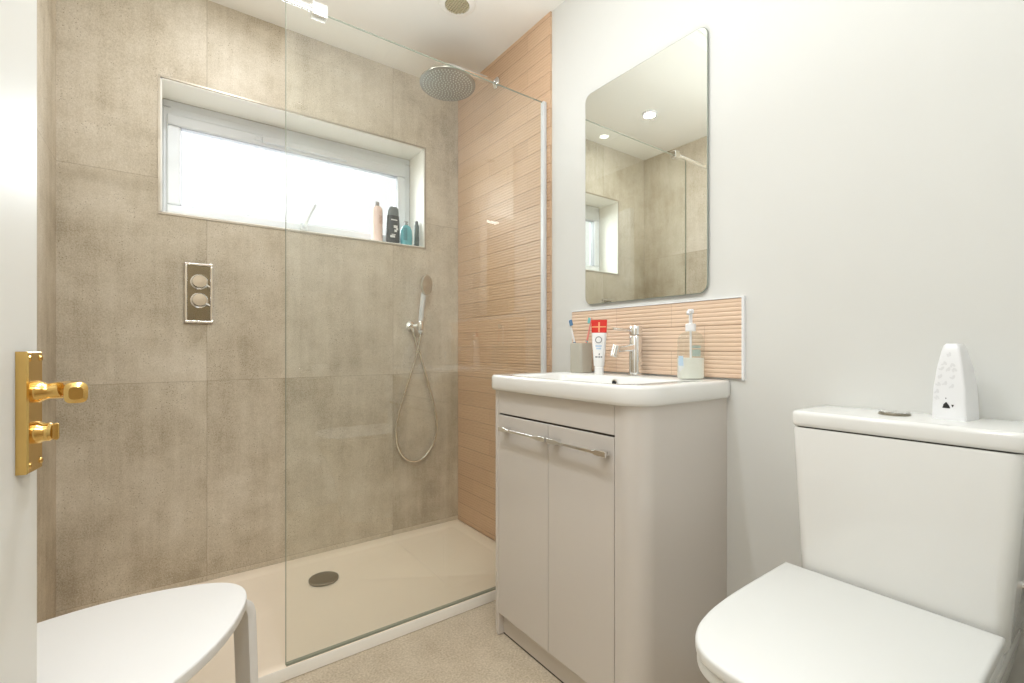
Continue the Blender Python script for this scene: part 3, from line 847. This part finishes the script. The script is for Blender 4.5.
obj('aerator', cyl(nzl + Vector((0, 0, .011)), nzl + sd * .012 + Vector((0, 0, -.022)), .0125, .0115, 20), M['chrome'], tp)
obj('tap_lever', tube([Vector((TXc, TYc, BZ1 + .146)) + sd * s + Vector((0, 0, dz)) for s, dz in ((.012, 0), (.04, .002), (.07, .0035), (.094, .006))], [.0055, .0048, .0042, .004], 14), M['chrome'], tp)

# cup with brushes
CX, CY = 1.228, 1.245
cp = thing('toothbrush_cup', 'square-shouldered grey resin tumbler on the basin back edge', 'cup', (CX, CY, BZ1))
rr_ = lambda h, d=0: [Vector((x, y, BZ1 + h)) for x, y in round_rect(CX - .031 + d, CY - .031 + d, CX + .031 - d, CY + .031 - d, (.012 - d * .5,) * 4, 6)]
obj('tumbler', loft([rr_(0, .002), rr_(.002), rr_(.106), rr_(.108, .001), rr_(.108, .004), rr_(.012, .0045)], cap=True), M['cup'], cp, smooth=40)
def brush(name, label, base, tip, mat, mat2, fd):
    t = thing(name, label, 'toothbrush', base, group='toothbrushes in the tumbler')
    base, tip = Vector(base), Vector(tip)
    mid = base.lerp(tip, .55) + Vector((0, 0, .0)); q = (tip - base)
    path = spline([base, base.lerp(tip, .3), mid, base.lerp(tip, .8), tip], 5)
    rs = [.0055 - .003 * (i / (len(path) - 1)) ** 1.2 for i in range(len(path))]
    obj('brush_handle', tube(path, rs, 10), mat, t)
    d = q.normalized(); fdv = Vector(fd).normalized(); sdv = d.cross(fdv).normalized()
    hd0 = tip - d * .003
    bm = loft([[hd0 + d * (a * .026) + sdv * (w_ * b_) + fdv * (.002 * c_) for b_, c_ in ((-1, -1), (1, -1), (1, 1), (-1, 1))] for a, w_ in ((0, .003), (.15, .006), (.85, .006), (1, .003))])
    obj('brush_head', bm, mat, t, bevel=.001)
    bm = bmesh.new()
    bm = loft([[hd0 + d * a + sdv * (.005 * b_) + fdv * (c_) for b_, a in ((-1, .003), (1, .003), (1, .023), (-1, .023))] for c_ in (.002, .012)])
    obj('bristles', bm, mat2, t, smooth=0)
    bm = tube([base.lerp(tip, .42), base.lerp(tip, .62)], [.0058, .005], 10)
    obj('grip', bm, mat2, t)
brush('toothbrush', 'white and blue toothbrush leaning left in the tumbler', (CX + .008, CY + .012, BZ1 + .016), (CX - .012, CY + .042, BZ1 + .172), M['tube_white'], M['brush_blue'], (-.4, -1, .3))
brush('toothbrush', 'white and pink toothbrush leaning right with teal head in the tumbler', (CX - .008, CY - .010, BZ1 + .016), (CX + .018, CY - .030, BZ1 + .178), M['brush_pink'], M['brush_teal'], (-.6, .6, .3))

# toothpaste
PXc, PYc = 1.185, 1.115
tt = thing('toothpaste_tube', 'white toothpaste tube with red end standing on its cap', 'toothpaste', (PXc, PYc, BZ1))
face = Vector((-.82, -.57, 0)); side = Vector((.57, -.82, 0))
def tsec(z, w_, d_):
    return [Vector((PXc, PYc, BZ1 + z)) + side * (w_ * math.cos(a)) + face * (d_ * math.sin(a)) for a in [2 * PI * i / 32 for i in range(32)]]
obj('tube_body', loft([tsec(.026, .014, .013), tsec(.030, .0175, .0165), tsec(.08, .0215, .014), tsec(.13, .0245, .008), tsec(.142, .0252, .0062)]), M['tube_white'], tt, smooth=60)
obj('red_end', loft([tsec(.142, .0253, .0063), tsec(.17, .0265, .003), tsec(.181, .027, .0011), tsec(.186, .027, .001)]), M['red'], tt, smooth=60, label='red printed crimped end of the tube')
obj('cap', lathe((PXc, PYc, BZ1), [(.0150, 0), (.0155, .002), (.0155, .024), (.013, .027)], n=28), M['tube_white'], tt)
def tpatch(bm, z0, z1, a0, a1, eps=.0008):
    # follow the tube front: interpolate section sizes
    secs = ((.026, .014, .013), (.030, .0175, .0165), (.08, .0215, .014), (.13, .0245, .008), (.142, .0252, .0062), (.17, .0265, .003), (.186, .027, .001))
    def at(z):
        for (za, wa, da), (zb, wb, db) in zip(secs, secs[1:]):
            if za <= z <= zb:
                t = (z - za) / (zb - za); return wa + (wb - wa) * t, da + (db - da) * t
    k = 6; rows = []
    for z in (z0, (z0 + z1) / 2, z1):
        w_, d_ = at(z); w_ += eps; d_ += eps
        row = []
        for i in range(k + 1):
            s = a0 + (a1 - a0) * i / k
            row.append(bm.verts.new(Vector((PXc, PYc, BZ1 + z)) + side * (w_ * s) + face * (d_ * math.sqrt(max(0, 1 - s * s)))))
        rows.append(row)
    for r0, r1_ in zip(rows, rows[1:]):
        for i in range(k): bm.faces.new((r0[i], r0[i + 1], r1_[i + 1], r1_[i]))
bm = bmesh.new(); tpatch(bm, .160, .164, -.9, .9); tpatch(bm, .144, .178, -.08, .12, .0009)
obj('end_print', bm, M['orange'], tt, smooth=0)
bm = bmesh.new()
ctr = Vector((PXc, PYc, BZ1 + .118)) + face * .0115
for k in range(20):
    a0, a1 = 2 * PI * k / 20, 2 * PI * (k + 1) / 20
    q = [ctr + side * (r_ * math.cos(a)) + Vector((0, 0, r_ * math.sin(a))) + face * (-.0025 * math.sin(a)) for r_, a in ((.009, a0), (.0115, a0), (.0115, a1), (.009, a1))]
    bm.faces.new([bm.verts.new(p) for p in q])
obj('ring_print', bm, M['grey_print'], tt, smooth=0)
bm = bmesh.new(); tpatch(bm, .094, .100, -.45, .45); tpatch(bm, .086, .091, -.35, .4)
obj('blue_print', bm, M['blue_pale'], tt, smooth=0)
bm = bmesh.new(); tpatch(bm, .058, .062, -.55, -.12); tpatch(bm, .058, .062, -.02, .3); tpatch(bm, .058, .062, .38, .6); tpatch(bm, .066, .072, .05, .2)
obj('grey_marks', bm, M['grey_print'], tt, smooth=0)

# soap dispenser
SX, SY = 1.222, .792
sd_ = thing('soap_dispenser', 'clear pump bottle of pale hand soap on the basin corner', 'soap dispenser', (SX, SY, BZ1))
ang = math.radians(30)
ux, uy = Vector((math.cos(ang), -math.sin(ang), 0)), Vector((math.sin(ang), math.cos(ang), 0))
def ssec(z, a, b_, p=.62, n=40):
    out = []
    for i in range(n):
        t = 2 * PI * i / n
        out.append(Vector((SX, SY, BZ1 + z)) + ux * (a * math.copysign(abs(math.cos(t)) ** p, math.cos(t))) + uy * (b_ * math.copysign(abs(math.sin(t)) ** p, math.sin(t))))
    return out
obj('bottle_body', loft([ssec(0, .034, .020), ssec(.003, .037, .023), ssec(.06, .0375, .0235), ssec(.115, .036, .023), ssec(.128, .031, .021), ssec(.136, .020, .017), ssec(.140, .013, .013, 1)]), M['clear'], sd_, smooth=60)
obj('soap', loft([ssec(.003, .033, .0195), ssec(.006, .0355, .0215), ssec(.062, .036, .022)]), M['soap'], sd_, smooth=50, label='pale cream liquid soap')
obj('pump_collar', lathe((SX, SY, BZ1 + .139), [(.0135, 0), (.0145, .001), (.0145, .020), (.012, .022)], n=28), M['plastic_white'], sd_)
bm = lathe((SX, SY, BZ1 + .160), [(.005, 0), (.005, .030), (.009, .031), (.009, .040), (.007, .043)], n=20)
q0 = Vector((SX, SY, BZ1 + .196)); nd = Vector((-.88, -.3, 0)).normalized()
tube([q0 - nd * .012, q0 + nd * .014, q0 + nd * .026 + Vector((0, 0, -.003)), q0 + nd * .031 + Vector((0, 0, -.009))], [.0055, .0055, .0048, .004], 12, bm)
obj('pump_head', bm, M['plastic_white'], sd_, smooth=50)
obj('dip_tube', cyl((SX, SY, BZ1 + .01), (SX, SY, BZ1 + .14), .003, n=10), M['plastic_white'], sd_)
def spatch(bm, z0, z1, t0, t1, a=.0381, b_=.0241, p=.62, k=10, zt=None):
    r0, r1_ = [], []
    for i in range(k + 1):
        t = t0 + (t1 - t0) * i / k
        off = ux * (a * math.copysign(abs(math.cos(t)) ** p, math.cos(t))) + uy * (b_ * math.copysign(abs(math.sin(t)) ** p, math.sin(t)))
        za = z0 if zt is None else z0 + (zt - z0) * i / k
        r0.append(bm.verts.new(Vector((SX, SY, BZ1 + za)) + off)); r1_.append(bm.verts.new(Vector((SX, SY, BZ1 + z1)) + off))
    for i in range(k): bm.faces.new((r0[i], r0[i + 1], r1_[i + 1], r1_[i]))
bm = bmesh.new(); spatch(bm, .018, .052, math.radians(182), math.radians(228), zt=.035)
obj('white_label', bm, M['label_white'], sd_, smooth=40)
bm = bmesh.new(); spatch(bm, .040, .068, math.radians(182), math.radians(222), .0385, .0245)
obj('blue_label', bm, M['soap_label'], sd_, smooth=40, label='pale blue label patch')
bm = bmesh.new(); spatch(bm, .066, .086, math.radians(20), math.radians(75)); spatch(bm, .090, .098, math.radians(20), math.radians(75))
obj('back_label', bm, M['soap_teal'], sd_, smooth=40)

# splashback
spb = thing('splashback', 'low panel of pink ribbed tiles behind the basin taps', 'splashback', (XR, 1.01, .885))
obj('ribbed_tiles', rib_panel(.674, 1.352, .889, 1.115, .889, .0753, XR), M['rib2'], spb, smooth=60)
bm = box(XR - .0115, .668, .885, XR, .674, 1.119); box(XR - .0115, .674, 1.115, XR, 1.352, 1.1185, bm)
obj('edge_trim', bm, M['plastic_white'], spb, smooth=0, label='white edge trim')

# mirror
mr = thing('wall_mirror', 'frameless rounded-corner mirror above the basin', 'mirror', (XR, 1.035, 1.137))
def yz_prism(o, x0, x1): return loft([[Vector((x0, y, z)) for y, z in o], [Vector((x1, y, z)) for y, z in o]])
o_ = round_rect(.776, 1.137, 1.279, 1.932, (.03,) * 4, 10)
obj('mirror_backing', yz_prism(inset(o_, .02), XR - .006, XR), M['gasket'], mr)
obj('mirror_glass', loft([[Vector((x, y, z)) for y, z in inset(o_, i)] for x, i in ((XR - .006, 0), (XR - .0085, 0))]), M['mirror_edge'], mr, smooth=30)
bm = bmesh.new()
A = [bm.verts.new((XR - .0086, y, z)) for y, z in inset(o_, 0)]; B = [bm.verts.new((XR - .0105, y, z)) for y, z in inset(o_, .002)]
for i in range(len(A)):
    f = bm.faces.new((A[i], A[(i + 1) % len(A)], B[(i + 1) % len(A)], B[i])); f.material_index = 1
bm.faces.new(B)
obj('mirror_face', bm, [M['mirror'], M['mirror_edge']], mr, smooth=0, label='silvered reflective face')

# ================================================================ toilet
tl = thing('toilet', 'white close-coupled toilet with closed seat against the wall', 'toilet', (1.0, .30, 0))
TC = .303
ZS = .50
def dshape(xr, xf, hw, cy, sq=4.0, n=40, sf=.14):
    """D outline, flat at the rear (xr), rounded towards the front (xf); counter-clockwise"""
    L = xr - xf
    pts = []
    st = xr - L * sf
    for i in range(n + 1):
        a = PI * i / n
        c_, s_ = math.cos(a), math.sin(a)
        y = hw * math.copysign(abs(c_) ** (2 / sq), c_); x = (st - xf) * abs(s_) ** (2 / sq)
        pts.append((st - x, cy + y))
    # pts go from +y side round the front to -y; add rear corners
    out = [(xr, cy + hw * 1.0)] + pts + [(xr, cy - hw * 1.0)]
    return out
XF = .662
lid = dshape(1.112, XF, .1715, .3145)
seat_pts = resample(lid, 140)
obj('seat_lid', pillow_prism(seat_pts, ZS - .021, ZS, .006), M['toilet_plastic'], tl, smooth=50, label='closed white seat lid')
rg2 = resample(dshape(1.105, XF + .004, .170, .3145), 140)
obj('seat_ring', pillow_prism(rg2, ZS - .043, ZS - .0225, .005), M['toilet_plastic'], tl, smooth=50)
for yy in (.215, .415):
    obj('seat_hinge', cyl((1.103, yy - .02, ZS - .028), (1.103, yy + .02, ZS - .028), .013, n=20), M['chrome'], tl)
# pan
rings = []
for z, xr, xf, hw in ((.002, 1.285, .80, .115), (.02, 1.287, .785, .120), (.12, 1.289, .775, .120), (.22, 1.289, .755, .126), (.31, 1.289, .725, .140), (.38, 1.289, .695, .155), (.43, 1.289, .676, .163), (.448, 1.289, .671, .165), (.456, 1.289, .674, .163)):
    rings.append([Vector((x, y, z)) for x, y in resample(dshape(xr, xf, hw, .310, 2.7, 40, .42), 140)])
obj('pan', loft(rings), M['ceramic'], tl, smooth=50)
# cistern, tapering a little downwards
rings = []
for z, x0_, y0_, y1_ in ((.452, 1.125, .150, .457), (.47, 1.122, .142, .462), (.60, 1.119, .133, .468), (.796, 1.109, .119, .4745), (.8022, 1.110, .120, .4735)):
    rings.append([Vector((x, y, z)) for x, y in round_rect(x0_, y0_, 1.289, y1_, (.022, .01, .01, .022), 8)])
obj('cistern', loft(rings), M['ceramic'], tl, smooth=50)
obj('cistern_gap', prism(round_rect(1.116, .126, 1.285, .468, (.018, .01, .01, .018), 6), .79, .8055), M['dark_gap'], tl, smooth=0)
lo = round_rect(1.106, .113, 1.291, .4755, (.020, .008, .008, .020), 8)
obj('cistern_lid', pillow_prism(lo, .8045, .838, .009), M['ceramic'], tl, smooth=50, label='thick ceramic cistern lid')
fb = obj('flush_button', lathe((1.206, .315, .8378), [(.0265, 0), (.0265, .0035), (.025, .005), (.022, .005)], n=36), M['brushed'], tl)
bm = bmesh.new()
for sg in (-1, 1):
    o2 = [(1.206 + .0205 * math.cos(a) , .315 + sg * .0012 + sg * .0205 * math.sin(a)) for a in [PI * i / 16 for i in range(17)]]
    if sg < 0: o2 = o2[::-1]
    pts = [Vector((x, y, .8415)) for x, y in o2]; loft([pts, [p + Vector((0, 0, .003)) for p in pts]], bm)
obj('button_half', bm, M['chrome'], fb)
# supply pipe
pp = thing('supply_pipe', 'thin chrome water pipe with valve beside the cistern', 'pipe', (1.235, .112, 0))
obj('pipe_run', tube(spline([(1.235, .108, .002), (1.235, .108, .3), (1.235, .108, .47), (1.237, .112, .52), (1.237, .125, .545), (1.237, .14, .55)], 5), .0075, 12), M['chrome'], pp)
obj('isolating_valve', lathe((1.235, .108, .36), [(.010, 0), (.014, .004), (.014, .03), (.010, .036)], n=6), M['chrome'], pp)

# roll holder and roll
rh = thing('toilet_roll_holder', 'chrome toilet roll holder on the doorway wall', 'toilet roll holder', (.733, YF, .84))
obj('holder_rose', lathe((.655, YF, .84), [(.022, 0), (.022, .006), (.012, .010), (.009, .012), (.009, .062)], (0, 1, 0), 24), M['chrome'], rh)
obj('holder_bar', cyl((.648, YF + .062, .84), (.800, YF + .062, .84), .008, n=16), M['chrome'], rh)
bm = bmesh.new()
def rollring(x, r): return [Vector((x, .032 + r * math.cos(a), .84 + r * math.sin(a) - .010)) for a in [2 * PI * i / 40 for i in range(40)]]
loft([rollring(.690, .018), rollring(.690, .041), rollring(.692, .043), rollring(.793, .043), rollring(.795, .041), rollring(.795, .018)], bm, closed=True)
tag(obj('toilet_roll', bm, M['paper'], smooth=40), 'white toilet roll at the right picture edge on its holder', 'toilet roll')

# automatic air freshener on the cistern
AX, AY = 1.229, .2265
af = thing('air_freshener', 'white tapered air freshener with leaf pattern on the cistern lid', 'air freshener', (AX, AY, .838), rotz=math.radians(-8))
# local frame: front towards -x
def asec(z, w_, d0, d1, r=.0045): return [Vector((x, y, z)) for x, y in round_rect(-d0, -w_, d1, w_, (r, r, r, r), 5)]
obj('housing', loft([asec(0, .0255, .030, .030), asec(.003, .0262, .031, .031), asec(.06, .0240, .030, .030), asec(.10, .0195, .027, .025), asec(.13, .0145, .023, .017), asec(.142, .0120, .020, .011), asec(.1455, .009, .017, .007)]), M['plastic_white'], af, smooth=45, local=True)
def front_x(z):
    S = ((0, .030), (.003, .031), (.06, .030), (.10, .027), (.13, .023), (.142, .020))
    for (a, fa), (b_, fb_) in zip(S, S[1:]):
        if a <= z <= b_: return -(fa + (fb_ - fa) * (z - a) / (b_ - a))
bm = bmesh.new()
def blob(y, z, ry, rz, bm, eps=.0006, n=12, rot=0):
    vs = []
    for i in range(n):
        a = 2 * PI * i / n
        dy, dz = ry * math.cos(a), rz * math.sin(a)
        yy, zz = y + dy * math.cos(rot) - dz * math.sin(rot), z + dy * math.sin(rot) + dz * math.cos(rot)
        vs.append(bm.verts.new((front_x(zz) - eps, yy, zz)))
    bm.faces.new(vs)
random.seed(9)
for (y, z) in ((0, .125), (.006, .108), (-.006, .105), (.010, .098), (0, .097), (-.009, .096), (.012, .083), (-.007, .082), (.014, .068), (.004, .070), (-.006, .065), (.016, .054), (.016, .042)):
    blob(y, z, .0022, .0042, bm, rot=random.uniform(-.8, .8)); blob(y + .003, z - .002, .0016, .0035, bm, rot=random.uniform(-1.4, 1.4))
obj('leaf_print', bm, M['pattern'], af, smooth=0, local=True)
bm = bmesh.new()
hw_ = [(.0095, .0225), (-.002, .0225), (-.0005, .0275), (.004, .0345), (.008, .0295)]
bm.faces.new([bm.verts.new((front_x(z) - .0008, y - .001, z)) for y, z in hw_])
bm.faces.new([bm.verts.new((front_x(z) - .0008, y, z)) for y, z in ((-.0065, .0245), (-.0085, .0295), (-.0045, .0295))])
blob(.0035, .041, .0009, .0012, bm, .0008)
obj('sensor_window', bm, M['dark'], af, smooth=0, local=True, label='dark sensor opening')

# ================================================================ stool
cx0, cy0, ZT = -.072, 1.098, .45
ctrl = []
for k in range(3):
    a = math.radians(28 + 120 * k)
    ctrl.append((cx0 + .268 * math.cos(a), cy0 + .268 * math.sin(a)))
    a += math.radians(60)
    ctrl.append((cx0 + .197 * math.cos(a), cy0 + .197 * math.sin(a)))
so = chaikin(ctrl, 5)
st = thing('stool', 'white three-legged stool with rounded triangular seat beside the door', 'stool', (cx0, cy0, 0))
obj('seat', pillow_prism(so, ZT - .021, ZT, .004), M['stool'], st, smooth=50)
for k in range(3):
    a = math.radians(28 + 120 * k)
    e = Vector((math.cos(a), math.sin(a), 0)); s_ = Vector((-e.y, e.x, 0))
    base = Vector((cx0, cy0, 0))
    prof = [(.10, ZT - .032), (.165, ZT - .032), (.195, ZT - .032), (.217, ZT - .035), (.232, ZT - .046), (.239, ZT - .065), (.2415, ZT - .10), (.247, ZT - .25), (.252, .012), (.2525, .002)]
    pts = spline([base + e * r_ + Vector((0, 0, z)) for r_, z in prof], 5)
    rings = []
    for i, p in enumerate(pts):
        t = (pts[min(i + 1, len(pts) - 1)] - pts[max(i - 1, 0)]).normalized()
        n_v = s_.cross(t).normalized()
        f = min(1, i / 25)
        w_ = .030 - .004 * max(0, (i - 20) / (len(pts) - 20)); th = .0095
        rings.append([p + s_ * (w_ * x_) + n_v * (th * y_) for x_, y_ in ((-1, -.6), (-.93, -1), (.93, -1), (1, -.6), (1, .6), (.93, 1), (-.93, 1), (-1, .6))])
    obj('leg', loft(rings), M['stool'], st, smooth=40)
